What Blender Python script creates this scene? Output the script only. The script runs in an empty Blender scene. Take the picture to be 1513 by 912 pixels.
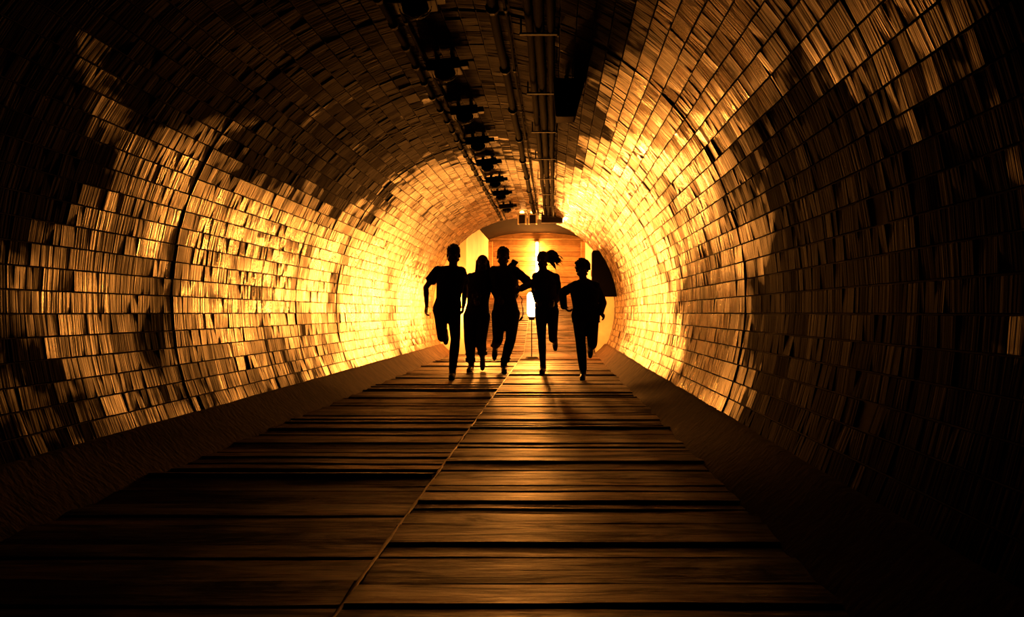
import bpy, bmesh, math, random
import numpy as np
from mathutils import Vector, Matrix, noise
rad = math.radians
scene = bpy.context.scene
col = scene.collection
F = 1200.0            # focal length in pixels of a 1513 px wide frame
EYE = 0.87

# ------------------------------------------------------------------ helpers
def link(o, parent=None):
    col.objects.link(o)
    if parent is not None: o.parent = parent
    return o
def tag(o, label=None, cat=None, group=None, kind=None):
    if label: o['label'] = label
    if cat: o['category'] = cat
    if group: o['group'] = group
    if kind: o['kind'] = kind
    return o
def empty(name, loc, rz=0):
    o = bpy.data.objects.new(name, None); o.empty_display_size = .1
    o.location = loc; o.rotation_euler = (0, 0, rz)
    return link(o)
def mesh_obj(name, verts, faces, mats, parent=None, smooth=False, midx=None):
    me = bpy.data.meshes.new(name); me.from_pydata(verts, [], faces); me.update()
    for m in (mats if isinstance(mats, (list, tuple)) else [mats]): me.materials.append(m)
    if midx is not None: me.polygons.foreach_set('material_index', midx)
    if smooth: me.polygons.foreach_set('use_smooth', [True]*len(me.polygons))
    return link(bpy.data.objects.new(name, me), parent)
def bm_obj(name, bm, mat, parent=None, smooth=True, bevel=0, recalc=True):
    if recalc: bmesh.ops.recalc_face_normals(bm, faces=bm.faces)
    me = bpy.data.meshes.new(name); bm.to_mesh(me); bm.free()
    me.materials.append(mat)
    if smooth: me.polygons.foreach_set('use_smooth', [True]*len(me.polygons))
    o = link(bpy.data.objects.new(name, me), parent)
    if bevel:
        b = o.modifiers.new('bevel', 'BEVEL'); b.width = bevel; b.segments = 2; b.limit_method = 'ANGLE'
    return o
def add_box(bm, c, s, rot=None):
    r = bmesh.ops.create_cube(bm, size=1)
    M = Matrix.Translation(c) @ (rot.to_4x4() if rot is not None else Matrix()) @ Matrix.Diagonal((*s, 1))
    bmesh.ops.transform(bm, matrix=M, verts=r['verts'])
def frame_of(a, b):
    d = (b - a)
    L = d.length
    d = d / L if L > 1e-9 else Vector((0, 0, 1))
    up = Vector((0, 0, 1)) if abs(d.z) < .95 else Vector((0, 1, 0))
    u = d.cross(up).normalized(); v = u.cross(d)
    return d, u, v
def add_cap(bm, a, b, r0, r1, seg=14, hemi=3, flat=False):
    """tapered capsule (or flat ended frustum)"""
    a, b = Vector(a), Vector(b)
    d, u, v = frame_of(a, b)
    rings = []
    if flat:
        spec = [(a, r0), (b, r1)]
    else:
        spec = [(a - d*r0*math.cos(k*math.pi/2/(hemi+1)), r0*math.sin(k*math.pi/2/(hemi+1))) for k in range(1, hemi+1)]
        spec += [(a, r0), (b, r1)]
        spec += [(b + d*r1*math.sin(k*math.pi/2/(hemi+1)), r1*math.cos(k*math.pi/2/(hemi+1))) for k in range(1, hemi+1)]
    for c, r in spec:
        rings.append([bm.verts.new(c + u*r*math.cos(t*2*math.pi/seg) + v*r*math.sin(t*2*math.pi/seg)) for t in range(seg)])
    for A, B in zip(rings, rings[1:]):
        for t in range(seg):
            bm.faces.new((A[t], A[(t+1) % seg], B[(t+1) % seg], B[t]))
    bm.faces.new(rings[0][::-1]); bm.faces.new(rings[-1])
def add_ell(bm, c, s, rot=None, sub=3):
    r = bmesh.ops.create_icosphere(bm, subdivisions=sub, radius=1)
    M = Matrix.Translation(c) @ (rot.to_4x4() if rot is not None else Matrix()) @ Matrix.Diagonal((*s, 1))
    bmesh.ops.transform(bm, matrix=M, verts=r['verts'])
def add_loft(bm, rings, seg=22, power=2.3):
    """closed stack of super-ellipse rings: (centre, rx, ry)"""
    R = []
    for c, rx, ry in rings:
        c = Vector(c); L = []
        for t in range(seg):
            a = t*2*math.pi/seg; ca, sa = math.cos(a), math.sin(a)
            k = (abs(ca)**power + abs(sa)**power)**(-1/power)
            L.append(bm.verts.new(c + Vector((rx*k*ca, ry*k*sa, 0))))
        R.append(L)
    for A, B in zip(R, R[1:]):
        for t in range(seg): bm.faces.new((A[t], A[(t+1) % seg], B[(t+1) % seg], B[t]))
    bm.faces.new(R[0][::-1]); bm.faces.new(R[-1])
def add_path(bm, pts, r, seg=8):
    for a, b in zip(pts, pts[1:]): add_cap(bm, a, b, r, r, seg=seg, hemi=1)
def add_tube(bm, pts, r, seg=10):
    pts = [Vector(p) for p in pts]; R = []
    for i, p in enumerate(pts):
        d = (pts[min(i+1, len(pts)-1)] - pts[max(i-1, 0)]).normalized()
        up = Vector((0, 0, 1)) if abs(d.z) < .9 else Vector((1, 0, 0))
        u = d.cross(up).normalized(); v = u.cross(d)
        R.append([bm.verts.new(p + u*r*math.cos(t*2*math.pi/seg) + v*r*math.sin(t*2*math.pi/seg)) for t in range(seg)])
    for A, B in zip(R, R[1:]):
        for t in range(seg): bm.faces.new((A[t], A[(t+1) % seg], B[(t+1) % seg], B[t]))
    bm.faces.new(R[0][::-1]); bm.faces.new(R[-1])
def remeshed(name, bm, mat, parent, voxel=.006, smooth=4, fac=.5):
    """fuse overlapping closed shapes into one continuous skin"""
    bmesh.ops.recalc_face_normals(bm, faces=bm.faces)
    me = bpy.data.meshes.new('tmp'); bm.to_mesh(me); bm.free()
    o = link(bpy.data.objects.new('tmp', me))
    m = o.modifiers.new('r', 'REMESH'); m.mode = 'VOXEL'; m.voxel_size = voxel
    if smooth:
        s = o.modifiers.new('s', 'SMOOTH'); s.factor = fac; s.iterations = smooth
    dg = bpy.context.evaluated_depsgraph_get(); dg.update()
    new = bpy.data.meshes.new_from_object(o.evaluated_get(dg))
    bpy.data.objects.remove(o)
    new.materials.clear(); new.materials.append(mat)
    new.polygons.foreach_set('use_smooth', [True]*len(new.polygons))
    return link(bpy.data.objects.new(name, new), parent)

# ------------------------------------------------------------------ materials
class NT:
    def __init__(s, name):
        s.m = bpy.data.materials.new(name); s.m.use_nodes = True
        s.t = s.m.node_tree; s.t.nodes.clear()
        s.out = s.n('ShaderNodeOutputMaterial'); s.b = s.n('ShaderNodeBsdfPrincipled')
        s.l(s.b.outputs[0], s.out.inputs[0])
        s.tc = s.n('ShaderNodeTexCoord')
    def n(s, k, **kw):
        x = s.t.nodes.new(k)
        for a, v in kw.items(): setattr(x, a, v)
        return x
    def l(s, a, b): s.t.links.new(a, b)
    def noise(s, scale, vec=(1, 1, 1), detail=3, rough=.55, dist=0):
        mp = s.n('ShaderNodeMapping'); mp.inputs['Scale'].default_value = vec
        s.l(s.tc.outputs['Object'], mp.inputs[0])
        x = s.n('ShaderNodeTexNoise'); x.inputs['Scale'].default_value = scale
        x.inputs['Detail'].default_value = detail; x.inputs['Roughness'].default_value = rough
        x.inputs['Distortion'].default_value = dist
        s.l(mp.outputs[0], x.inputs['Vector']); return x.outputs['Fac']
    def ramp(s, fac, stops):
        r = s.n('ShaderNodeValToRGB'); e = r.color_ramp.elements
        while len(e) < len(stops): e.new(.5)
        for q, (p, c) in zip(e, stops):
            q.position = p; q.color = (*c, 1) if isinstance(c, tuple) else (c, c, c, 1)
        s.l(fac, r.inputs[0]); return r.outputs[0]
    def mix(s, f, a, b, mode='MIX'):
        x = s.n('ShaderNodeMix'); x.data_type = 'RGBA'; x.blend_type = mode
        for sock, v in ((x.inputs[0], f), (x.inputs[6], a), (x.inputs[7], b)):
            if hasattr(v, 'is_linked'): s.l(v, sock)
            elif isinstance(v, tuple): sock.default_value = (*v, 1)
            else: sock.default_value = v
        return x.outputs[2]
    def math(s, op, a, b=0.0, clamp=False):
        x = s.n('ShaderNodeMath', operation=op, use_clamp=clamp)
        for sock, v in ((x.inputs[0], a), (x.inputs[1], b)):
            if hasattr(v, 'is_linked'): s.l(v, sock)
            else: sock.default_value = v
        return x.outputs[0]
    def bump(s, h, strength, dist, prev=None):
        b = s.n('ShaderNodeBump'); b.inputs['Strength'].default_value = strength
        b.inputs['Distance'].default_value = dist; s.l(h, b.inputs['Height'])
        if prev is not None: s.l(prev, b.inputs['Normal'])
        return b.outputs[0]
    def set(s, **kw):
        for k, v in kw.items():
            k = k.replace('_', ' ')
            sock = s.b.inputs[k]
            if hasattr(v, 'is_linked'): s.l(v, sock)
            elif isinstance(v, tuple): sock.default_value = (*v, 1) if len(v) == 3 else v
            else: sock.default_value = v
        return s.m

def glazed_brick():
    s = NT('glazed_brick')
    at = s.n('ShaderNodeAttribute', attribute_name='tile'); rnd = at.outputs['Fac']
    sep = s.n('ShaderNodeSeparateXYZ'); s.l(s.tc.outputs['Object'], sep.inputs[0])
    streak = s.noise(1, (.8, 42, .8), 3, .6)
    big = s.noise(.9, (1.2, 1, 1.2), 4, .6, .5)
    dirt = s.noise(1, (2.2, 5, 2.2), 5, .7, .8)
    tone = s.ramp(rnd, [(0, (.035, .020, .012)), (.3, (.10, .062, .036)), (.7, (.20, .135, .08)), (1, (.36, .26, .16))])
    tone = s.mix(s.ramp(streak, [(.38, 0.0), (.58, 1.0)]), s.mix(.82, tone, (.06, .035, .02)), tone)
    # sooty crown plus painted shade on low and near walls, heavier in blotches
    at2 = s.n('ShaderNodeAttribute', attribute_name='soot_dark')
    soot_dark = s.math('ADD', s.math('MULTIPLY', s.math('SUBTRACT', at2.outputs['Fac'], .5), 1.7), s.math('ADD', .5, s.math('MULTIPLY', s.math('SUBTRACT', big, .5), 2.2)), True)
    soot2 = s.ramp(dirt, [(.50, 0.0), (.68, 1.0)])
    soot_shade_all = s.math('MAXIMUM', s.math('MULTIPLY', soot_dark, .95), s.math('MULTIPLY', soot2, .7))
    c = s.mix(soot_shade_all, tone, (.014, .008, .005))
    rough = s.math('ADD', s.math('MULTIPLY', rnd, .18), s.math('MULTIPLY', s.math('SUBTRACT', streak, .25), .34))
    rough = s.math('ADD', rough, s.math('MULTIPLY', soot_shade_all, .36), True)
    nb = s.bump(streak, .7, .014)
    nb = s.bump(s.noise(22, (1, 1, 1), 2), .12, .003, nb)
    spec = s.math('SUBTRACT', .8, s.math('MULTIPLY', soot_shade_all, .84))
    return s.set(Base_Color=c, Roughness=rough, Normal=nb, Specular_IOR_Level=spec)
def mortar():
    s = NT('mortar')
    n = s.noise(14, (1, 1, 1), 4)
    return s.set(Base_Color=s.ramp(n, [(.3, (.016, .010, .006)), (.7, (.05, .032, .02))]), Roughness=.85)
def plank_wood(name='plank_wood', a=(.03, .014, .007), b=(.27, .13, .058), r0=.25, r1=.72, sp=.64, blotch=.9):
    s = NT(name)
    at = s.n('ShaderNodeAttribute', attribute_name='tile'); rnd = at.outputs['Fac']
    g = s.noise(1, (1.6, 34, 34), 6, .7, .9)
    w = s.noise(2.2, (.7, 3.6, 1), 6, .7, .8)
    c = s.mix(s.ramp(g, [(.3, 0.0), (.7, 1.0)]), a, b)
    c = s.mix(s.math('MULTIPLY', s.math('SUBTRACT', 1.0, rnd), .8), c, (.016, .008, .004))
    c = s.mix(s.ramp(w, [(.44, 0.0), (.58, blotch)]), c, (.015, .009, .005))
    rough = s.math('ADD', r0, s.math('MULTIPLY', s.math('ADD', s.math('MULTIPLY', g, .6), s.math('MULTIPLY', w, .4)), r1 - r0))
    nb = s.bump(g, .9, .010)
    nb = s.bump(s.noise(4, (.7, 3, 1), 4), .7, .016, nb)
    spec = s.math('MULTIPLY', s.ramp(w, [(.40, 1.0), (.60, .08)]), sp)
    return s.set(Base_Color=c, Roughness=rough, Normal=nb, Specular_IOR_Level=spec)
def rough_mat(name, a, b, scale=8, rough=.85, bump=.4, dist=.01, spec=.3, metal=0, vec=(1, 1, 1)):
    s = NT(name)
    n = s.noise(scale, vec, 5, .6)
    return s.set(Base_Color=s.ramp(n, [(.3, a), (.7, b)]), Roughness=rough, Metallic=metal,
                 Normal=s.bump(s.noise(scale*3, vec, 4), bump, dist), Specular_IOR_Level=spec)
def emit(name, colr, strength):
    s = NT(name); return s.set(Base_Color=(.8, .8, .8), Emission_Color=colr, Emission_Strength=strength)

M = dict(
    brick=glazed_brick(), mortar=mortar(), plank=plank_wood(),
    board=plank_wood('board_wood', (.30, .18, .09), (.52, .34, .18), .22, .5, .4, .25),
    under=rough_mat('under_floor', (.01, .006, .004), (.02, .012, .008)),
    kerb=rough_mat('kerb_concrete', (.03, .017, .010), (.10, .06, .036), 6, .9, .5, .015, .12, vec=(1, 1.6, 1)),
    plaster=rough_mat('pale_plaster', (.62, .50, .34), (.80, .68, .48), 3, .55, .25, .006),
    soot_dark=rough_mat('sooty_concrete', (.004, .0025, .0015), (.012, .007, .0045), 3, .95, .4, .01, .03),
    cable=rough_mat('black_cable', (.002, .0015, .0015), (.005, .004, .003), 20, .85, .2, .002, .04),
    blackpaint=rough_mat('matt_black_paint', (.0012, .001, .001), (.002, .0018, .0016), 12, .9, .2, .002, .02),
    iron=rough_mat('dark_iron', (.006, .005, .004), (.018, .012, .009), 12, .65, .3, .003, .2),
    steel=rough_mat('worn_steel_strip', (.06, .045, .03), (.34, .26, .18), 5, .5, .8, .006, .4, .4),
    frame=rough_mat('cream_frame', (.70, .60, .42), (.85, .75, .55), 9, .4, .2, .002),
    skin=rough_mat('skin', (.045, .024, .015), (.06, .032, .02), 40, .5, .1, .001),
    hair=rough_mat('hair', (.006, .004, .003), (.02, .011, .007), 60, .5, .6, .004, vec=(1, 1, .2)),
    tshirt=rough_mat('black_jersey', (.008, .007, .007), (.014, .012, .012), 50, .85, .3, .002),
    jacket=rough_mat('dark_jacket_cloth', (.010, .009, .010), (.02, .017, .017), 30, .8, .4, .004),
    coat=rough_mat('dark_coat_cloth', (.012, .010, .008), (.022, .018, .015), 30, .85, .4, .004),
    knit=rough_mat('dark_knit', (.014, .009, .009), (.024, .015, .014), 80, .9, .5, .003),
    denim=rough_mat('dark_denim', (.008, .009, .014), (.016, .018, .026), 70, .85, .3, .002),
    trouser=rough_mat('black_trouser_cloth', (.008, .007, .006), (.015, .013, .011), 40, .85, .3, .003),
    shoe=rough_mat('black_shoe_leather', (.006, .005, .004), (.012, .01, .008), 30, .45, .2, .001),
    sole=rough_mat('shoe_rubber', (.006, .005, .004), (.012, .01, .008), 30, .8, .2, .001),
    eye=rough_mat('eye', (.30, .28, .25), (.35, .32, .29), 10, .2, 0, .001),
    canvas=rough_mat('dark_canvas', (.014, .011, .008), (.026, .02, .014), 60, .9, .4, .002),
)

# ------------------------------------------------------------------ tunnel
CX, CZ, R = -.63, .97, 1.90
KZ = .20
TMAX = math.pi - math.acos((CZ - KZ)/R)          # angle of the kerb top from the crown
YE = 17.1                                        # end of the brick tube
Y0 = -.6
NC = 66
rng = random.Random(7)
ring_edges = [Y0]
while ring_edges[-1] < YE:
    ring_edges.append(ring_edges[-1] + rng.uniform(.72, 1.15))
ring_edges[-1] = YE
ring_off = [rng.uniform(-.005, .005) for _ in ring_edges]
def ring_index(y):
    for i in range(len(ring_edges)-1):
        if y < ring_edges[i+1]: return i
    return len(ring_edges)-2
def radius(t, y, ri):
    n = noise.noise(Vector((t*1.3, y*.8, 3.1)))*.016 + noise.noise(Vector((t*3.1, y*2.3, 9.7)))*.006
    return R + ring_off[ri] + n
def P(t, y, r): return (CX + r*math.sin(t), y, CZ + r*math.cos(t))

def sstep(a, b, x):
    u = min(1, max(0, (x-a)/(b-a))); return u*u*(3-2*u)
def soot_shade_at(t, y):
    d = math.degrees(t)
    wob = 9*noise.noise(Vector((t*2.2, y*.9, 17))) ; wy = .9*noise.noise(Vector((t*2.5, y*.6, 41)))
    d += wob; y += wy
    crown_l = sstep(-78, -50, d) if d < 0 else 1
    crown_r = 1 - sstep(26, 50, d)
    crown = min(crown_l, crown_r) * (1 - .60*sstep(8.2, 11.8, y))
    low_shade_r = sstep(52, 74, d) * (1 - sstep(4.0, 7.2, y)) * 1.0  # shade painted on the lower right wall near the camera
    near_shade_l = (1 - sstep(3.0, 6.4, y)) * (.95 if d < 0 else .55)  # shade painted on the stretch nearest the camera, deeper on the left
    low_shade_l = .66*sstep(84, 100, -d) * (1 - .7*sstep(8, 11, y))  # shade painted along the foot of the left wall
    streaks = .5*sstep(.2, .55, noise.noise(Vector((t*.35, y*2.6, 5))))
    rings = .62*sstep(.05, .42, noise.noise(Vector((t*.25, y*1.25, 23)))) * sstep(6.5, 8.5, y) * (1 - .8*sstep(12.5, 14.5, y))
    return max(crown, low_shade_r, near_shade_l, low_shade_l, streaks, rings, .1)
def tunnel_part(name, c0, c1, kind):
    V, Fc, mi, tl, sl = [], [], [], [], []
    dt = 2*TMAX/NC
    for c in range(c0, c1):
        ta, tb = -TMAX + c*dt, -TMAX + (c+1)*dt
        for ri in range(len(ring_edges)-1):
            ya, yb = ring_edges[ri], ring_edges[ri+1]
            # mortar bed behind the tiles
            n = 4
            base = len(V)
            for k in range(n+1):
                y = ya + (yb-ya)*k/n
                for t in (ta, tb): V.append(P(t, y, radius(t, y, ri) + .009))
            for k in range(n):
                Fc.append((base+2*k, base+2*k+1, base+2*k+3, base+2*k+2)); mi.append(1); tl.append(0.); sl.append(1.)
            y = ya + .011 - rng.choice((0, .12))
            while y < yb - .03:
                blen = rng.uniform(.22, .27)
                tone = rng.random()
                k = rng.choice((1, 2, 2, 3, 3, 4))
                cuts = sorted([0, 1] + [(i+rng.uniform(-.2, .2))/k for i in range(1, k)])
                lift = rng.gauss(0, .0012)
                for q in range(k):
                    p0 = y + cuts[q]*blen; p1 = y + cuts[q+1]*blen
                    p0 = max(p0, ya + .004) ; p1 = min(p1, yb - .004)
                    g0 = .003 if q == 0 else .001; g1 = .003 if q == k-1 else .001
                    p0 += g0*.5; p1 -= g1*.5
                    if p1 - p0 < .012: continue
                    if rng.random() < .0012: continue          # a missing tile
                    u0, u1 = ta + .0011, tb - .0011
                    w = p1 - p0
                    tiltY = rng.gauss(0, .030); tiltT = rng.gauss(0, .026 if rng.random() < .85 else .036)
                    base = len(V)
                    inset = .0026
                    for (t, yy, st, sy) in ((u0, p0, -1, -1), (u1, p0, 1, -1), (u1, p1, 1, 1), (u0, p1, -1, 1)):
                        V.append(P(t, yy, radius(t, yy, ri) + .010))
                    for (t, yy, st, sy) in ((u0, p0, -1, -1), (u1, p0, 1, -1), (u1, p1, 1, 1), (u0, p1, -1, 1)):
                        rr = radius(t, yy, ri) + lift + st*.055*tiltT + sy*w*.5*tiltY
                        V.append(P(t - st*inset/R, yy - sy*inset, rr))
                    a = base
                    tv = min(1, max(0, tone*.35 + rng.random()*.65)); sv = soot_shade_at((ta+tb)/2, y) + rng.gauss(0, .04)
                    for f in ((a+4, a+5, a+6, a+7), (a, a+1, a+5, a+4), (a+1, a+2, a+6, a+5), (a+2, a+3, a+7, a+6), (a+3, a, a+4, a+7)):
                        Fc.append(f); mi.append(0); tl.append(tv); sl.append(sv)
                y += blen
    o = mesh_obj(name, V, Fc, [M['brick'], M['mortar']], midx=mi)
    at = o.data.attributes.new('tile', 'FLOAT', 'FACE'); at.data.foreach_set('value', tl)
    at = o.data.attributes.new('soot_dark', 'FLOAT', 'FACE'); at.data.foreach_set('value', sl)
    return tag(o, kind='structure')
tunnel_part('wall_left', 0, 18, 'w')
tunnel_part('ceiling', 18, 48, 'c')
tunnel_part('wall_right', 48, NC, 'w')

# kerbs: sloping concrete haunches either side
def kerb(name, side):
    V, Fc = [], []
    n = 150
    hw_top = math.sqrt(R*R - (CZ-KZ)**2)
    prof = [(1.47, -.06), (1.485, .0), (1.53, .045), (1.62, .12), (hw_top-.055, KZ-.01), (hw_top-.035, KZ+.012), (hw_top+.03, KZ+.015)]
    for i in range(n+1):
        y = Y0 + (YE-Y0)*i/n
        for j, (x, z) in enumerate(prof):
            q = noise.noise(Vector((y*2.1, j*.9, side*7)))
            wob = .012*q if j in (1, 2) else .006*q
            if j == 1: wob += .02*noise.noise(Vector((y*6, 3, side)))
            V.append((CX + side*(x + wob), y, z + .5*wob))
    m = len(prof)
    for i in range(n):
        for j in range(m-1):
            a = i*m+j
            Fc.append((a, a+1, a+m+1, a+m) if side > 0 else (a, a+m, a+m+1, a+1))
    return tag(mesh_obj(name, V, Fc, M['kerb'], smooth=True), kind='structure')
kerb('baseboard_left', -1); kerb('baseboard_right', 1)

# timber floor: level, then a ramp beyond the brick tube
RAMP_Y1, RAMP_Z1 = 23.0, 1.30
def floor_z(y): return 0 if y < YE else (y-YE)/(RAMP_Y1-YE)*RAMP_Z1
def floor_mesh():
    V, Fc, tl, mi = [], [], [], []
    rg = random.Random(21)
    def plank(x0, x1, y0, y1, amp):
        tilt = rg.gauss(0, .016)*amp; lift = rg.uniform(-.008, .008)*amp; skew = rg.gauss(0, .003)
        n = 10; base = len(V); seed = rg.random()*50; tone = rg.random()
        cup = rg.uniform(-.003, .003)
        ys = [0, .05, .3, .7, .95, 1]
        for i in range(n+1):
            x = x0 + (x1-x0)*i/n
            off = skew*(i/n-.5)*2 + .004*noise.noise(Vector((x*3, seed, 0)))
            warp = .005*noise.noise(Vector((x*1.4, seed, 5)))
            for k, f in enumerate(ys):
                y = y0 + (y1-y0)*f + off
                z = floor_z(y) + lift + tilt*(f-.5)*2*(y1-y0)*.5*4 + warp + cup*(1-(2*f-1)**2) - (.007 if k in (0, 5) else 0)
                V.append((x, y, z))
            V.append((x, y0+off, floor_z(y0)-.06)); V.append((x, y1+off, floor_z(y1)-.06))
        m = len(ys)+2
        for i in range(n):
            a = base+i*m; b = a+m
            for k in range(len(ys)-1): Fc.append((a+k, b+k, b+k+1, a+k+1)); tl.append(tone); mi.append(0)
            Fc.append((a+m-2, b+m-2, b, a)); tl.append(tone); mi.append(0)
            Fc.append((a+len(ys)-1, b+len(ys)-1, b+m-1, a+m-1)); tl.append(tone); mi.append(0)
        for a in (base, base+n*m):
            Fc.append((a+m-2, a, a+len(ys)-1, a+m-1)); tl.append(tone); mi.append(0)
    y = Y0
    while y < RAMP_Y1:
        w = rg.choice((.12, .16, .19, .22, .24, .27))
        if y < YE < y+w: w = YE-y
        y1 = min(y+w, RAMP_Y1)
        if y1 - y < .02: y = y1; continue
        g = rg.uniform(.008, .02)
        ramp = y >= YE - .001
        xl, xr = (-1.82, .87) if ramp else (-2.13, .87)
        d = rg.choice((0, 0, 0, rg.uniform(-.06, .06))) if not ramp else 0
        a = .6 if ramp else 1
        plank(xl, CX-.006, y+g*.5, y1-g*.5+d*0, a)
        plank(CX+.006, xr, y+g*.5, y1-g*.5, a)
        y = y1
    b = len(V)
    V += [(-2.2, Y0, -.055), (.95, Y0, -.055), (.95, YE, -.055), (-2.2, YE, -.055), (-1.9, RAMP_Y1, RAMP_Z1-.055), (.95, RAMP_Y1, RAMP_Z1-.055)]
    Fc += [(b, b+1, b+2, b+3), (b+3, b+2, b+5, b+4)]; tl += [0, 0]; mi += [1, 1]
    o = mesh_obj('floor', V, Fc, [M['plank'], M['under']], midx=mi)
    at = o.data.attributes.new('tile', 'FLOAT', 'FACE'); at.data.foreach_set('value', tl)
    return tag(o, kind='structure')
floor_mesh()

# worn steel strip over the joint between the two rows of planks
def strip():
    V, Fc = [], []
    n = 500
    for i in range(n+1):
        y = Y0 + (RAMP_Y1-Y0)*i/n
        w = .007 + .006*noise.noise(Vector((y*5, 1, 1))) + .004*noise.noise(Vector((y*19, 2, 1)))
        z = floor_z(y) + .001 + .007*noise.noise(Vector((y*2.7, 8, 1)))
        V += [(CX-w, y, z), (CX, y, z+.005), (CX+w, y, z)]
    for i in range(n):
        a = i*3; Fc += [(a, a+1, a+4, a+3), (a+1, a+2, a+5, a+4)]
    return tag(mesh_obj('trim_1', V, Fc, M['steel'], smooth=True), kind='structure')
strip()

# passage beyond the brick tube: plastered walls, boarded back wall, sooty ceiling
PX0, PX1, PZ = -1.84, .89, 3.12
def quadbox(name, mn, mx, mat, bev=0):
    bm = bmesh.new(); add_box(bm, [(a+b)/2 for a, b in zip(mn, mx)], [b-a for a, b in zip(mn, mx)])
    return tag(bm_obj(name, bm, mat, smooth=False, bevel=bev), kind='structure')
quadbox('wall_left', (PX0-.15, YE, -.3), (PX0, RAMP_Y1+.3, PZ+.2), M['plaster'])
quadbox('wall_right', (PX1, YE, -.3), (PX1+.15, RAMP_Y1+.3, PZ+.2), M['plaster'])
def passage_ceiling():
    V, Fc = [], []
    n, m = 14, 16
    for j in range(m+1):
        y = YE + (RAMP_Y1+.1-YE)*j/m
        for i in range(n+1):
            u = i/n*2-1
            x = (PX0+PX1)/2 + u*((PX1-PX0)/2+.02)
            z = PZ - .20*u*u*abs(u) + .008*noise.noise(Vector((x*3, y*3, 0)))
            V.append((x, y, z))
    for j in range(m):
        for i in range(n):
            a = j*(n+1)+i; Fc.append((a, a+n+1, a+n+2, a+1))
    return tag(mesh_obj('ceiling', V, Fc, M['soot_dark'], smooth=True), kind='structure')
passage_ceiling()
def back_wall():
    V, Fc, tl = [], [], []
    rg = random.Random(5)
    z = RAMP_Z1-.12
    y = RAMP_Y1
    while z < PZ+.05:
        h = rg.choice((.13, .16, .19)); base = len(V)
        y0 = y - .03 + rg.uniform(-.006, .006); tl_ = rg.gauss(0, .05)*h
        prof = [(y, z), (y0-tl_*.5+.006, z+.004), (y0-tl_*.5, z+.014), (y0+tl_*.5, z+h-.014), (y0+tl_*.5+.006, z+h-.004), (y, z+h)]
        n = 8
        for i in range(n+1):
            x = PX0-.02 + (PX1-PX0+.04)*i/n
            for (py, pz) in prof: V.append((x, py+.004*noise.noise(Vector((x*2, z*9, 3))), pz))
        m = len(prof); t = rg.random()
        for i in range(n):
            for k in range(m-1):
                a = base+i*m+k; Fc.append((a, a+m, a+m+1, a+1)); tl.append(.5+.5*t)
        z += h
    o = mesh_obj('wall_back', V, Fc, M['board'])
    at = o.data.attributes.new('tile', 'FLOAT', 'FACE'); at.data.foreach_set('value', tl)
    return tag(o, kind='structure')
back_wall()
# face ring closing the gap between the round tube and the narrower passage
def end_face():
    V, Fc = [], []
    n = 80
    def hit(t):
        # from tube centre outwards until the passage outline is met
        dx, dz = math.sin(t), math.cos(t); k = 9
        if dx > 1e-6: k = min(k, (PX1-CX)/dx)
        if dx < -1e-6: k = min(k, (PX0-CX)/dx)
        if dz > 1e-6: k = min(k, (PZ-.02-CZ)/dz)
        if dz < -1e-6: k = min(k, (-.3-CZ)/dz)
        return k
    for i in range(n+1):
        t = -math.pi + 2*math.pi*i/n
        k = min(hit(t), R+.05)
        for r, y in ((k, YE+.001), (R+.35, YE+.001), (k, YE+.10), (R+.35, YE+.10)): V.append((CX+r*math.sin(t), y, CZ+r*math.cos(t)))
    for i in range(n):
        a = i*4; b = a+4
        Fc += [(a, b, b+1, a+1), (a+2, a+3, b+3, b+2), (a, a+2, b+2, b)]
    return tag(mesh_obj('wall_front', V, Fc, M['plaster']), kind='structure')
end_face()
# upright timber posts framing the boarded wall
for i, x in enumerate((PX0+.06, PX1-.06)):
    o = quadbox('trim_%d' % (i+2), (x-.06, RAMP_Y1-.16, RAMP_Z1-.1), (x+.06, RAMP_Y1-.035, PZ-.25), M['board'], .01)
    at = o.data.attributes.new('tile', 'FLOAT', 'FACE'); at.data.foreach_set('value', [.8]*len(o.data.polygons))

# ------------------------------------------------------------------ things on the crown of the vault
def vault_z(x, r=R): return CZ + math.sqrt(r*r - (x-CX)**2)
def conduit(name, x, r, label, group=None, gap=.035, seed=1, ends=(Y0, 16.9), clips=None, clipname='clip'):
    pts = []
    y = ends[0]
    while y < ends[1]:
        w = .012*noise.noise(Vector((y*.8, seed, 2))); s = .006*noise.noise(Vector((y*1.9, seed, 7)))
        pts.append((x+w, y, vault_z(x) - gap + s)); y += .18
    bm = bmesh.new(); add_tube(bm, pts, r, 9)
    t = empty(name, (0, 0, 0)); tag(t, label, 'pipe', group)
    bm_obj('run', bm, M['cable'], t)
    if clips:
        yy = ends[0]+.6
        while yy < ends[1]:
            bm = bmesh.new()
            w = .012*noise.noise(Vector((yy*.8, seed, 2)))
            add_cap(bm, (x+w, yy-.018, vault_z(x)-gap), (x+w, yy+.018, vault_z(x)-gap), r*1.5, r*1.5, 10, flat=True)
            add_box(bm, (x+w, yy, vault_z(x)-gap/2+.004), (r*1.1, .03, gap))
            bm_obj(clipname, bm, M['iron'], t, smooth=False); yy += clips
    return t
conduit('conduit', -1.07, .022, 'thin black conduit on the left of the vault crown, clipped at short intervals', clips=.45, seed=1)
conduit('cable', -.985, .011, 'slack black cable running just right of the leftmost clipped conduit', seed=2, clips=.9)
conduit('conduit', -.39, .030, 'single thick black conduit along the middle of the vault crown', clips=1.3, seed=3)
conduit('cable', -.31, .010, 'thin cable hugging the middle conduit on its right side', seed=4, clips=1.3)
conduit('conduit', -.165, .026, 'leftmost of the three parallel conduits bunched right of the crown', clips=None, seed=5, gap=.045)
conduit('conduit', -.095, .032, 'fattest conduit, centre of the three bunched right of the crown', clips=None, seed=6, gap=.05)
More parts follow.
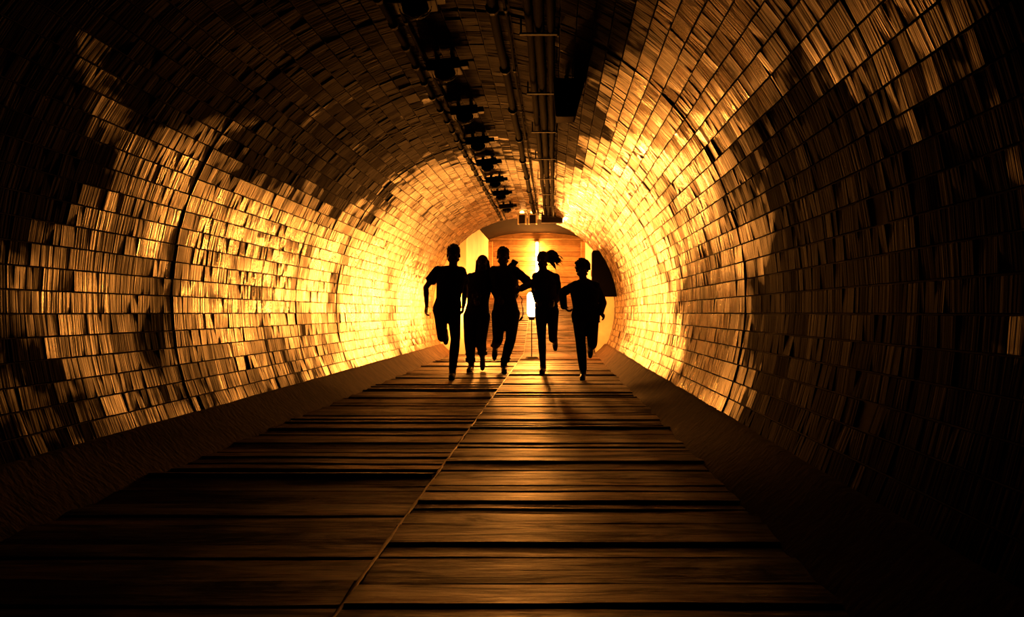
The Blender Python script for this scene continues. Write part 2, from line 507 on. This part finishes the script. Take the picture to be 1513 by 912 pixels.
conduit('conduit', -.02, .024, 'rightmost of the three parallel conduits bunched right of the crown', clips=None, seed=7, gap=.045)

def bracket(name='pipe_bracket'):
    bm = bmesh.new()
    z = vault_z(-.095)
    add_box(bm, (-.095, 0, z-.088), (.26, .035, .012))
    add_box(bm, (-.215, 0, z-.04), (.012, .035, .10)); add_box(bm, (.030, 0, z-.055), (.012, .035, .10))
    o = bm_obj(name, bm, M['iron'], smooth=False, bevel=.002)
    return o
names = ['nearest', 'second nearest', 'third nearest', 'fourth', 'fifth', 'sixth', 'seventh', 'eighth', 'ninth']
br0 = bracket(); o = br0
for i in range(9):
    if i: o = br0.copy(); col.objects.link(o)
    o.location = (0, 3.9+1.45*i, 0)
    tag(o, '%s flat iron bracket holding the three bunched conduits to the vault' % names[i], 'bracket', 'brackets under the bunched conduits')

# unlit lamp fittings in a row left of the crown
def make_fitting():
    x, z = -.85, 0
    t = empty('lamp_fitting', (0, 0, 0))
    bm = bmesh.new(); add_box(bm, (0, 0, -.055), (.26, .20, .085)); bm_obj('housing', bm, M['iron'], t, False, .012)
    bm = bmesh.new(); add_ell(bm, (0, -.01, -.105), (.085, .075, .055), sub=2); bm_obj('lamp_dome', bm, M['cable'], t)
    bm = bmesh.new()
    for a in range(4):
        an = a*math.pi/4
        pts = [Vector((math.cos(an)*.098*math.cos(b), -.01+math.sin(an)*.088*math.cos(b), -.10-.068*math.sin(b))) for b in np.linspace(0, math.pi, 9)]
        add_tube(bm, pts, .004, 6)
    bm_obj('wire_guard', bm, M['iron'], t)
    bm = bmesh.new(); add_box(bm, (-.05, .02, .0), (.035, .05, .06)); bm_obj('mount', bm, M['iron'], t, False, .004)
    bm = bmesh.new(); add_box(bm, (.07, .02, -.0), (.035, .05, .06)); bm_obj('mount', bm, M['iron'], t, False, .004)
    bm = bmesh.new(); add_tube(bm, [(-.13, 0, -.05), (-.17, .01, -.045), (-.20, .04, -.01), (-.215, .05, .02)], .011, 7); bm_obj('feed_cable', bm, M['cable'], t)
    bm = bmesh.new(); add_box(bm, (.155, 0, -.05), (.06, .09, .05)); bm_obj('gland_box', bm, M['iron'], t, False, .006)
    return t
def copy_tree(o, parent=None):
    c = o.copy(); col.objects.link(c); c.parent = parent
    for ch in list(o.children): copy_tree(ch, c)
    return c
fit = make_fitting()
fl = ['nearest the top edge of the frame', 'second from the top of the frame', 'third down the line', 'fourth down the line', 'fifth down the line',
      'sixth down the line', 'second from the far end of the row', 'last of the row at the far end']
for i, y in enumerate((4.95, 6.3, 7.7, 9.05, 10.35, 11.7, 13.0, 14.6)):
    o = fit if i == 0 else copy_tree(fit)
    o.location = (-.85, y, vault_z(-.85)-.03); o.rotation_euler = (0, -.09, (.05, -.04, .03, 0, -.05, .02, .04, -.02)[i])
    tag(o, 'unlit caged lamp fitting on the vault, %s' % fl[i], 'lamp', 'unlit lamp fittings left of the crown')

# dark wedge-shaped loudspeaker hanging right of the conduits
t = empty('hanging_loudspeaker', (.12, 6.4, 2.5)); tag(t, 'dark wedge shaped box hanging from the vault right of the bunched conduits', 'loudspeaker')
bm = bmesh.new()
r = bmesh.ops.create_cube(bm, size=1)
for v in r['verts']:
    v.co = Vector((v.co.x*(.25 if v.co.z > 0 else .15) - (0 if v.co.z > 0 else .03), v.co.y*.22, v.co.z*.30 + .04))
bm_obj('cabinet', bm, M['iron'], t, False, .012)
bm = bmesh.new(); add_box(bm, (-.01, -.112, .05), (.13, .012, .20)); bm_obj('grille', bm, M['cable'], t, False, .004)
bm = bmesh.new(); add_box(bm, (-.02, 0, .235), (.03, .04, .12)); add_box(bm, (-.02, 0, .19), (.16, .05, .012)); bm_obj('hanger', bm, M['iron'], t, False, .002)

M['globe'] = emit('globe_glow', (1, .40, .09), 14)
# two small framed boxes on pegs at the end of the vault
for k, (xx, lab) in enumerate(((-.62, 'left of two small dark signal boxes in cream frames at the vault end'),
                               (-.41, 'right of two small dark signal boxes in cream frames, beside the flat lamp housing'))):
    t = empty('signal_box', (xx, 15.95, 2.70)); tag(t, lab, 'signal box', 'twin signal boxes at the vault end')
    bm = bmesh.new(); add_box(bm, (0, 0, 0), (.12, .10, .17)); bm_obj('body', bm, M['iron'], t, False, .004)
    bm = bmesh.new()
    for sx in (-1, 1): add_box(bm, (sx*.075, 0, .005), (.03, .13, .20))
    add_box(bm, (0, 0, .10), (.18, .13, .03))
    bm_obj('rim', bm, M['frame'], t, False, .004)
    bm = bmesh.new(); add_ell(bm, (0, 0, .135), (.045, .045, .035), sub=2); bm_obj('lamp_globe', bm, M['globe'], t)

# steel cabinet hugging the right wall near the end
t = empty('wall_cabinet', (.76, 15.7, 1.18)); tag(t, 'tall dark steel cabinet with a curved back fixed to the right wall beyond the runners', 'cabinet')
V, Fc = [], []
zs = [1.18+.89*i/12 for i in range(13)]
for yy in (0, .30):
    for z in zs:
        V.append((0, yy, z-1.18)); V.append((CX+math.sqrt((R-.035)**2-(z-CZ)**2)-.76, yy, z-1.18))
m = 26
for i in range(12):
    a = 2*i
    Fc += [(a, a+1, a+3, a+2), (m+a, m+a+2, m+a+3, m+a+1), (a, a+2, m+a+2, m+a), (a+1, m+a+1, m+a+3, a+3)]
Fc += [(0, m, m+1, 1), (24, 25, m+25, m+24)]
mesh_obj('body', V, Fc, M['blackpaint'], t)
bm = bmesh.new(); add_box(bm, (-.008, .15, .45), (.014, .26, .82)); d = bm_obj('door', bm, M['blackpaint'], t, False, .003)
bm = bmesh.new(); add_box(bm, (-.03, .06, .45), (.012, .02, .12)); add_box(bm, (-.02, .06, .49), (.02, .012, .012)); add_box(bm, (-.02, .06, .41), (.02, .012, .012)); bm_obj('handle', bm, M['steel'], d, False, .002)

# ------------------------------------------------------------------ lamps
LP = Vector((-.41, 15.2, 1.06))
t = empty('work_lantern', (LP.x, LP.y, .01)); tag(t, 'glowing upright site lantern seen between the middle runner and the slim fourth runner', 'lamp', 'site lanterns on poles')
first_lantern = t
M['glow'] = emit('sodium_glow', (1, .315, .042), 640)
bm = bmesh.new(); add_cap(bm, (0, 0, .86), (0, 0, 1.16), .085, .085, 20, 4)
gl = bm_obj('glowing_tube', bm, M['glow'], t)
bm = bmesh.new(); add_cap(bm, (0, 0, 1.235), (0, 0, 1.265), .06, .04, 16, flat=True); bm_obj('end_cap', bm, M['iron'], t, False)
bm = bmesh.new(); add_cap(bm, (0, 0, .72), (0, 0, .78), .05, .07, 16, flat=True); bm_obj('end_cap', bm, M['iron'], t, False)
bm = bmesh.new(); add_cap(bm, (0, 0, .03), (0, 0, .73), .010, .010, 10, flat=True); bm_obj('pole', bm, M['iron'], t)
bm = bmesh.new(); add_cap(bm, (0, 0, .005), (0, 0, .035), .13, .10, 20, flat=True); bm_obj('base', bm, M['iron'], t, False)

FL = Vector((-.03, 15.75, 2.70))
t = empty('floodlight', FL); tag(t, 'flat dark floodlight housing hung at the vault end beside the signal boxes', 'lamp')
aim = (Vector((.9, 12.0, 1.95)) - FL).normalized()
rotq = aim.to_track_quat('-Z', 'Y')
bm = bmesh.new(); add_box(bm, (0, .10, .0), (.42, .20, .17)); bm_obj('housing', bm, M['iron'], t, False, .012)
bm = bmesh.new(); add_box(bm, (-.12, .1, .11), (.03, .05, .10)); bm_obj('yoke', bm, M['iron'], t, False, .004)
bm = bmesh.new(); add_box(bm, (.12, .1, .10), (.03, .05, .10)); bm_obj('yoke', bm, M['iron'], t, False, .004)
bm = bmesh.new()
add_box(bm, (.215, .10, 0), (.012, .15, .12)); bm_obj('lens', bm, emit('flood_lens', (1, .33, .05), 60), t, False)
bm = bmesh.new(); add_box(bm, (0, -.005, .092), (.46, .03, .012)); bm_obj('visor', bm, M['iron'], t, False, .002)
ld = bpy.data.lights.new('flood_beam', 'SPOT'); ld.energy = 330; ld.color = (1, .315, .042); ld.spot_size = rad(125); ld.spot_blend = .6; ld.shadow_soft_size = .05
lo = bpy.data.objects.new('flood_beam', ld); col.objects.link(lo); lo.location = FL + Vector((.26, .0, -.01)); lo.rotation_euler = rotq.to_euler()

t2 = copy_tree(first_lantern); t2.location = (-1.52, 16.85, .01)  # second lantern, out of view, added for the glints along the side walls
M['glow_far'] = emit('sodium_glow_far', (1, .315, .042), 590)
for ch in t2.children:
    if ch.name.startswith('glowing_tube'): ch.data = ch.data.copy(); ch.data.materials[0] = M['glow_far']
tag(t2, 'unseen glowing upright site lantern on a slim pole directly behind the long haired second runner')
# upright strip lamp on the boarded back wall
t = empty('strip_lamp', (-.47, RAMP_Y1-.10, 1.62)); tag(t, 'glowing upright strip lamp on the boarded wall at the far end of the passage', 'lamp')
bm = bmesh.new(); add_cap(bm, (0, 0, .04), (0, 0, 1.20), .032, .032, 14, 3); bm_obj('glowing_tube', bm, emit('strip_glow', (1, .33, .05), 850), t)
bm = bmesh.new(); add_box(bm, (0, .05, .62), (.09, .03, 1.32)); bm_obj('batten', bm, M['frame'], t, False, .005)
for z in (0, 1.245):
    bm = bmesh.new(); add_box(bm, (0, .012, z), (.07, .07, .03)); bm_obj('tube_holder', bm, M['frame'], t, False, .004)

# ------------------------------------------------------------------ people
POSE = {
'p1': dict(root=(-1.41,10.72), H=1.78, pelvis=(0,0,0.914), neck=(0.083,0,1.471), head=(0.090,-.02,1.631),
   shL=(-0.119,0,1.419), shR=(0.187,0,1.410), elL=(-0.296,0.137,1.207), wrL=(-0.266,0.011,0.954), elR=(0.224,0.193,1.190), wrR=(0.217,0.027,0.961),
   hipL=(-0.086,0,0.890), hipR=(0.093,0,0.890), knL=(-0.024,-0.265,0.553), anL=(-0.050,0.169,0.580), knR=(0.142,-0.231,0.529), anR=(0.088,-0.115,0.111)),
'p2': dict(root=(-1.12,11.86), H=1.72, pelvis=(0,0,0.853), neck=(0.063,0,1.46), head=(0.084,-.02,1.582),
   shL=(-0.098,0,1.385), shR=(0.167,0,1.40), elL=(-0.168,0.166,1.170), wrL=(-0.029,-0.14,1.035), elR=(0.098,0.139,1.169), wrR=(0.029,-0.15,1.12),
   hipL=(-0.093,0,0.814), hipR=(0.089,0,0.814), knL=(-0.084,-0.212,0.458), anL=(-0.088,0.049,0.117), knR=(0.078,-0.223,0.466), anR=(0.066,0.139,0.235)),
'p3': dict(root=(-0.69,11.75), H=1.82, pelvis=(0,0,0.892), neck=(-0.033,0,1.526), head=(-0.040,-.02,1.678),
   shL=(-0.177,0,1.478), shR=(0.132,0,1.473), elL=(-0.187,0.133,1.218), wrL=(-0.098,-0.17,1.058), elR=(0.349,0.098,1.295), wrR=(0.223,-0.162,1.210),
   hipL=(-0.105,0,0.854), hipR=(0.101,0,0.854), knL=(-0.098,-0.255,0.496), anL=(-0.164,0.176,0.369), knR=(0.084,-0.253,0.496), anR=(-0.033,0.013,0.124)),
'p4': dict(root=(-0.1,11.65), H=1.72, pelvis=(0,0,0.930), neck=(-0.044,0,1.470), head=(-0.057,-.02,1.620),
   shL=(-0.154,0,1.385), shR=(0.130,0,1.375), elL=(-0.176,0.194,1.178), wrL=(-0.137,-0.06,1.032), elR=(0.176,0.104,1.111), wrR=(0.109,-0.172,1.005),
   hipL=(-0.085,0,0.892), hipR=(0.089,0,0.892), knL=(-0.067,-0.157,0.506), anL=(-0.051,-0.029,0.102), knR=(0.089,-0.144,0.501), anR=(0.115,0.276,0.466)),
'p5': dict(root=(0.42,10.62), H=1.60, pelvis=(0,0,0.809), neck=(-0.020,0,1.295), head=(-0.046,-.02,1.432),
   shL=(-0.132,0,1.225), shR=(0.124,0,1.216), elL=(-0.305,0.189,1.139), wrL=(-0.285,0.021,0.948), elR=(0.229,0.119,0.996), wrR=(0.185,-0.098,0.874),
   hipL=(-0.086,0,0.785), hipR=(0.082,0,0.785), knL=(-0.075,-0.248,0.492), anL=(-0.037,-0.132,0.119), knR=(0.076,-0.218,0.468), anR=(0.074,0.172,0.417)),
}
def add_hand(bm, wr, d, side, k=1.0, curl=.9):
    """palm, four fingers of different lengths and a thumb; d = forearm direction"""
    d = d.normalized()
    inward = Vector((-side, -.25, 0)); pn = (inward - d*inward.dot(d)).normalized()      # palm faces the body
    lat = d.cross(pn).normalized()
    if lat.y > 0: lat = -lat                                                             # thumb side forwards
    k0 = wr + d*.085*k
    for j, off in enumerate((-.030, -.010, .010, .028)):
        add_cap(bm, wr + lat*off*.55*k + d*.012*k, k0 + lat*off*k, .017*k, .0135*k, 10, 2)
    for off, ln in ((.030, .072), (.010, .080), (-.010, .075), (-.029, .060)):
        p = k0 + lat*off*k; dirn = d.copy()
        for s, (f, rr) in enumerate(((.45, .0095), (.32, .0085), (.23, .0075))):
            dirn = (Matrix.Rotation(curl*(.55 if s == 0 else .8), 3, lat if d.cross(pn).dot(lat) > 0 else -lat) @ dirn)
            q = p + dirn*ln*f*k; add_cap(bm, p, q, rr*k, rr*.92*k, 9, 2); p = q
    p = wr + lat*.022*k + d*.025*k
    q = p + (lat*.75 + d*.6 + pn*.25).normalized()*.042*k; add_cap(bm, p, q, .0125*k, .0105*k, 9, 2)
    q2 = q + (lat*.15 + d*.8 + pn*.5).normalized()*.032*k; add_cap(bm, q, q2, .0105*k, .009*k, 9, 2)
def head_shapes(bm, c, h, q):
    """h = head height; q = rotation"""
    k = h/.235
    def T(x, y, z): return c + q @ Vector((x*k, y*k, z*k))
    add_ell(bm, T(0, .012, .030), (.076*k, .096*k, .086*k), q)
    add_ell(bm, T(0, -.028, -.035), (.060*k, .064*k, .074*k), q)
    add_ell(bm, T(0, -.052, -.088), (.032*k, .032*k, .024*k), q, 2)
    for s in (-1, 1):
        add_cap(bm, T(s*.055, .0, -.06), T(s*.028, -.055, -.085), .022*k, .020*k, 10)
        add_ell(bm, T(s*.079, .014, -.012), (.010*k, .020*k, .031*k), q, 2)
        add_cap(bm, T(s*.014, -.084, .022), T(s*.044, -.073, .022), .010*k, .009*k, 8)
        add_ell(bm, T(s*.040, -.062, -.035), (.021*k, .020*k, .018*k), q, 2)
    add_cap(bm, T(0, -.084, .012), T(0, -.107, -.028), .008*k, .0125*k, 10)
    for s in (-1, 1): add_ell(bm, T(s*.012, -.096, -.032), (.009*k, .010*k, .008*k), q, 2)
    add_cap(bm, T(-.018, -.083, -.056), T(.018, -.083, -.056), .0075*k, .0075*k, 8)
    add_cap(bm, T(-.015, -.082, -.067), T(.015, -.082, -.067), .0085*k, .0085*k, 8)
    return T, k
def mixv(a, b, t): return a*(1-t) + b*t
def person(key, label, spec):
    J = {k: Vector(v) for k, v in POSE[key].items() if isinstance(v, tuple) and len(v) == 3}
    rt = POSE[key]['root']; H = POSE[key]['H']; k = H/1.75
    root = empty('person', (rt[0], rt[1], 0)); tag(root, label, 'person', 'people running arm in arm')
    tw = spec.get('w', 1.0)
    up = J['neck'] - J['pelvis']
    shx = (J['shR'] - J['shL']).length/2
    def T(t, dx=0, dy=0): return J['pelvis'] + up*t + Vector((dx, dy, 0))
    q = Matrix.Rotation(spec.get('turn', 0), 3, 'Z') @ Matrix.Rotation(spec.get('tilt', 0), 3, 'Y') @ Matrix.Rotation(spec.get('nod', .12), 3, 'X')
    # --- body, one continuous skin
    bm = bmesh.new()
    def torso(bm, g, hem=None):
        rg = []
        if hem is not None: rg.append((T(hem), spec.get('hemw', .165)*k*tw+g, .125*k+g))
        rg += [(T(-.12 if hem is None else max(hem+.02, -.12)), .150*k*tw+g, .115*k+g), (T(.05), .160*k*tw+g, .118*k+g), (T(.27), .135*k*tw+g, .102*k+g),
               (T(.5), .150*k*tw+g, .112*k+g), (T(.72), .165*k*tw+g, .118*k+g), (T(.86), shx*.92+g, .098*k+g), (T(.95), shx*.62+g*.8, .075*k+g*.8), (T(1.0), .062*k+g*.5, .058*k+g*.5)]
        rg = sorted(rg, key=lambda r: r[0].z)
        add_loft(bm, rg)
    torso(bm, -.012)
    hd = J['head']
    add_cap(bm, T(.9, 0, .01), hd + Vector((0, .012, -.07*k)), .060*k, .053*k, 16)
    Tq, hk = head_shapes(bm, hd, .235*k*spec.get('headk', 1.03), q)
    for s, S in ((-1, 'L'), (1, 'R')):
        sh, el, wr = J['sh'+S], J['el'+S], J['wr'+S]
        add_ell(bm, sh, (.050*k, .052*k, .052*k), None, 2)
        add_cap(bm, sh, el, .047*k, .036*k); add_cap(bm, el, mixv(el, wr, .3), .036*k, .038*k); add_cap(bm, mixv(el, wr, .3), wr, .038*k, .025*k)
        add_hand(bm, wr, (wr-el) if 'hd'+S not in spec else Vector(spec['hd'+S]), s, k*spec.get('handk', 1.0), spec.get('curl', .9))
        hp, kn, an = J['hip'+S], J['kn'+S], J['an'+S]
        add_cap(bm, hp, kn, .082*k, .052*k, 16); add_cap(bm, kn, mixv(kn, an, .32), .052*k, .054*k, 16); add_cap(bm, mixv(kn, an, .32), an, .054*k, .036*k, 16)
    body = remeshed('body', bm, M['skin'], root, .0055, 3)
    # --- eyes
    for s in (-1, 1):
        bm = bmesh.new(); add_ell(bm, Tq(s*.030, -.0735, .004), (.0125*hk,)*3, None, 2); bm_obj('eye', bm, M['eye'], root)
    # --- upper garment
    bm = bmesh.new()
    g = spec.get('g', .008)
    torso(bm, g, spec.get('hem', -.05))
    if 'skirt' in spec:                        # long loose hem over the thighs
        z1, w1 = spec['skirt']
        add_loft(bm, [(T(.1), .155*k*tw+g, .12*k+g), (T(-.1), .17*k*tw+g, .14*k+g), (Vector((J['pelvis'].x+spec.get('skx', 0), -.06, z1)), w1, .17*k)])
    for s, S in ((-1, 'L'), (1, 'R')):
        sh, el, wr = J['sh'+S], J['el'+S], J['wr'+S]
        sr = spec.get('sr', .006)
        add_ell(bm, sh + Vector((0, 0, .0)), (.054*k+sr, .056*k+sr, .054*k+sr), None, 2)
        add_cap(bm, T(.80, s*shx*.5), sh, .078*k, .050*k+sr); add_cap(bm, T(.955, s*.035), sh + Vector((-s*.01, 0, .0)), .050*k, .050*k+sr*.6)
        if spec.get('sleeve') == 'short':
            add_cap(bm, sh, mixv(sh, el, .62), .054*k+sr, .052*k+sr*1.4, 16, flat=True)
        else:
            add_cap(bm, sh, el, .050*k+sr, .042*k+sr, 16)
            add_cap(bm, el, mixv(el, wr, .97), .042*k+sr, .031*k+sr, 16)
            for u in (.35, .7): add_ell(bm, mixv(sh, el, u), ((.051*k+sr)*1.04,)*3, None, 2)
    if spec.get('collar'): add_cap(bm, T(.93, 0, .012), T(1.02, 0, .0), .078*k, .070*k, 18, flat=True)
    if spec.get('hood'): add_ell(bm, T(.96, 0, .09), (.10*k, .06*k, .06*k))
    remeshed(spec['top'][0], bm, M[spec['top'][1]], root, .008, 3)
    # --- trousers
    bm = bmesh.new()
    tr = spec.get('tr', .008)
    add_loft(bm, [(T(-.17), .13*k*tw+tr, .10*k+tr), (T(-.05), .155*k*tw+tr, .118*k+tr), (T(.13), .150*k*tw+tr*.5, .112*k+tr*.5)])
    for s, S in ((-1, 'L'), (1, 'R')):
        hp, kn, an = J['hip'+S], J['kn'+S], J['an'+S]
        cr = spec.get('cr', .008); end = spec.get('end', .97)
        add_cap(bm, hp, kn, .088*k+tr, .058*k+tr, 18)
        add_cap(bm, kn, mixv(kn, an, .35), .057*k+tr, .058*k+cr, 18)
        add_cap(bm, mixv(kn, an, .35), mixv(kn, an, end), .058*k+cr, .042*k+cr*spec.get('flare', 1), 18, flat=True)
        if spec.get('bunch'):
            for u, e in ((.12, .004), (.55, .004), (.78, .010), (.88, .006)):
                add_ell(bm, mixv(kn, an, u) + Vector((0.006*s, 0, 0)), (.055*k+cr+e, .055*k+cr+e, .030), None, 2)
    remeshed('trousers', bm, M[spec['legs']], root, .008, 2)
    # --- shoes
    for s, S in ((-1, 'L'), (1, 'R')):
        kn, an = J['kn'+S], J['an'+S]
        d = (an-kn).normalized(); perp = d.cross(Vector((1, 0, 0))).normalized()
        if S == spec['stance']:
            fd = Vector((spec.get('toe', .12)*s, -1, 0)).normalized(); ball = Vector((an.x, an.y, .045)) + fd*.135*k; toe = ball + fd*.045*k - Vector((0, 0, .004))
            heel = Vector((an.x, an.y + .045, max(.045, an.z-.065)))
        else:
            fd = (perp*.80 + d*.60).normalized(); hl = an - perp*.035 + d*.05
            heel = hl; ball = hl + fd*.165*k; toe = ball + fd*.04*k
        nrm = Vector((1, 0, 0)).cross(fd)
        if nrm.z < 0 and S == spec['stance']: nrm = -nrm
        if nrm.dot(kn-an) < 0: nrm = -nrm
        bm = bmesh.new()
        add_cap(bm, an - d*.02*k, mixv(an, heel, .5), .046*k, .046*k, 14)
        if spec.get('boot'): add_cap(bm, mixv(kn, an, .72), an, .052*k, .047*k, 16)
        add_cap(bm, heel, ball, .037*k, .040*k, 14); add_cap(bm, ball, toe, .040*k, .032*k, 14)
        add_cap(bm, an - d*.0, mixv(heel, ball, .62) + nrm*.008, .040*k, .030*k, 14)
        sh = remeshed('boot' if spec.get('boot') else 'shoe', bm, M['shoe'], root, .006, 3)
        bm = bmesh.new()
        lat = nrm.cross(fd).normalized()
        for (a, b, r0, r1) in ((heel, ball, .036, .043), (ball, toe, .043, .034)):
            add_cap(bm, a - nrm*.026*k, b - nrm*.028*k, .020*k, .018*k, 12)
            for e in (-1, 1): add_cap(bm, a - nrm*.028*k + lat*e*(r0-.014)*k, b - nrm*.030*k + lat*e*(r1-.014)*k, .013*k, .013*k, 10)
        remeshed('sole', bm, M['sole'], sh, .006, 1)
    # --- hair
    bm = bmesh.new()
    hg = spec.get('hg', .008)
    add_ell(bm, Tq(0, .024, .040), ((.078+hg)*hk, (.092+hg)*hk, (.084+hg)*hk), q)
    add_ell(bm, Tq(0, .062, -.005), ((.066+hg)*hk, (.050+hg)*hk, (.075+hg)*hk), q)
    st = spec.get('style')
    rh = random.Random(hash(key) % 100 if False else len(label))
    if st == 'long':
        for s in (-1, 1):
            add_cap(bm, Tq(s*.068, .02, .03), Tq(s*.082, .035, -.13), .030*hk, .034*hk); add_cap(bm, Tq(s*.082, .035, -.13), Tq(s*.11, .03, -.20), .034*hk, .022*hk)
        add_cap(bm, Tq(0, .07, .02), Tq(0, .09, -.19), .075*hk, .07*hk)
    if st == 'curly':
        for i in range(90):
            a = rh.uniform(0, 2*math.pi); b = rh.uniform(-.35, 1.45)
            v = Vector((math.cos(a)*math.cos(b)*(.106), math.sin(a)*math.cos(b)*.112 + .02, math.sin(b)*.114 + .034))
            if v.y < -.055 and v.z < .075: continue
            add_ell(bm, Tq(*v), (rh.uniform(.012, .021)*hk,)*3, None, 1)
    if st == 'blown':
        add_cap(bm, Tq(.01, .05, .045), Tq(.055, .075, .055), .082*hk, .058*hk)
        for i in range(64):
            s0 = Vector((rh.uniform(.0, .07), rh.uniform(.02, .09), rh.uniform(-.02, .115)))
            L = rh.uniform(.10, .25); a = rh.uniform(-.1, .9); pts = []
            for j in range(9):
                u = j/8
                pts.append(Tq(s0.x + L*u*math.cos(a*.6), s0.y + .03*u, s0.z + L*.55*math.sin(a)*math.sin(u*2.2) - (.10*rh.uniform(.8, 1.2))*u*u*(1.2-a)))
            for j in range(8): add_cap(bm, pts[j], pts[j+1], .0095*(1-.08*j)*hk+.0014, .0095*(1-.08*(j+1))*hk+.0014, 7, 1)
    if st == 'short':
        for i in range(60):
            a = rh.uniform(0, 2*math.pi); b = rh.uniform(.3, 1.5)
            v = Vector((math.cos(a)*math.cos(b)*.084, math.sin(a)*math.cos(b)*.10 + .024, math.sin(b)*.094 + .04))
            if v.y < -.06 and v.z < .085: continue
            add_ell(bm, Tq(*v), (rh.uniform(.008, .013)*hk,)*3, None, 1)
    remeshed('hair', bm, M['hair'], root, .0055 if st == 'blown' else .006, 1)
    return root
person('p1', 'leftmost runner, short haired and broad in a short sleeved shirt, left arm hanging free',
       dict(top=('shirt', 'tshirt'), legs='trouser', sleeve='short', stance='R', hem=-.04, style='short', hdL=(-.02, -.05, -.18), w=1.12, tr=.004, cr=.006, toe=.05, sr=.017))
person('p2', 'second runner from the left, smaller, long hair, baggy trousers over boots',
       dict(top=('jacket', 'jacket'), legs='trouser', stance='L', hem=-.10, style='long', boot=True, bunch=True, tr=.024, cr=.018, end=.82, g=.02, sr=.014, w=1.04, hg=.004, curl=1.2, collar=True))
person('p3', 'tallest middle runner in a long loose coat with a rucksack and an elbow held out',
       dict(top=('coat', 'coat'), legs='trouser', stance='R', hem=-.12, style='short', boot=True, bunch=True, tr=.014, cr=.012, end=.80, g=.016, sr=.016, w=1.02, skirt=(.60, .175), skx=-.01, collar=True, curl=1.2))
person('p4', 'slim runner fourth from the left with long hair blown out sideways',
       dict(top=('sweater', 'knit'), legs='denim', stance='L', hem=-.02, style='blown', tr=.003, cr=.0, w=1.03, curl=1.1, sr=.010, g=.008, tilt=.06))
person('p5', 'rightmost and shortest runner with bushy curly hair and a loose jacket',
       dict(top=('jacket', 'jacket'), legs='denim', stance='L', hem=-.14, style='curly', tr=.012, cr=.012, g=.02, sr=.018, w=1.17, hg=.016, headk=1.05, hood=True, hdR=(.07, -.06, -.09), hdL=(.10, -.06, -.10), collar=True))

# rucksack on the back of the middle runner
bx, by = -.69, 11.75
t = empty('rucksack', (bx, by, 1.1)); tag(t, 'dark canvas rucksack on the middle runner, one strap dangling at the hip', 'rucksack')
bm = bmesh.new(); add_loft(bm, [((.02, .245, -.02), .13, .07), ((.02, .25, .02), .155, .095), ((.02, .25, .30), .15, .09), ((.03, .235, .37), .12, .07)], power=3.5); bm_obj('bag', bm, M['canvas'], t)
bm = bmesh.new(); add_cap(bm, (.02, .23, .40), (.105, .20, .49), .055, .045, 14); add_cap(bm, (.105, .20, .49), (.128, .19, .53), .047, .052, 14, flat=True); bm_obj('rolled_top', bm, M['canvas'], t)
bm = bmesh.new(); add_tube(bm, [(.19, .20, .02), (.235, .10, -.04), (.225, .02, -.09), (.245, -.02, -.17), (.25, -.03, -.24), (.235, -.03, -.30)], .007, 7)
add_cap(bm, (.235, -.03, -.30), (.20, -.03, -.345), .016, .012, 8); bm_obj('dangling_strap', bm, M['canvas'], t)
for s in (-1, 1):
    bm = bmesh.new(); add_tube(bm, [(-.02+s*.09, .17, .34), (-.025+s*.10, .07, .415), (-.03+s*.105, -.06, .40), (-.02+s*.11, -.135, .30), (-.01+s*.135, -.135, .15), (.0+s*.16, -.05, .06), (.01+s*.15, .16, .03)], .014, 8)
    bm_obj('shoulder_strap', bm, M['canvas'], t)

# ------------------------------------------------------------------ camera, world, view
cd = bpy.data.cameras.new('camera'); cam = bpy.data.objects.new('camera', cd); col.objects.link(cam)
cam.location = (0, 0, EYE); cam.rotation_euler = (rad(90), 0, 0)
cd.sensor_width = 36; cd.lens = F/1513*36; cd.shift_x = -61.5/1513; cd.shift_y = 6/1513; cd.clip_start = .02
scene.camera = cam
w = bpy.data.worlds.new('world'); scene.world = w; w.use_nodes = True
w.node_tree.nodes['Background'].inputs[0].default_value = (0, 0, 0, 1); w.node_tree.nodes['Background'].inputs[1].default_value = 0
vs = scene.view_settings; vs.view_transform = 'Standard'; vs.look = 'None'; vs.gamma = 1; vs.use_curve_mapping = False; vs.exposure = 0.0
cd.dof.use_dof = False
scene.cycles.max_bounces = 8; scene.cycles.sample_clamp_indirect = 6
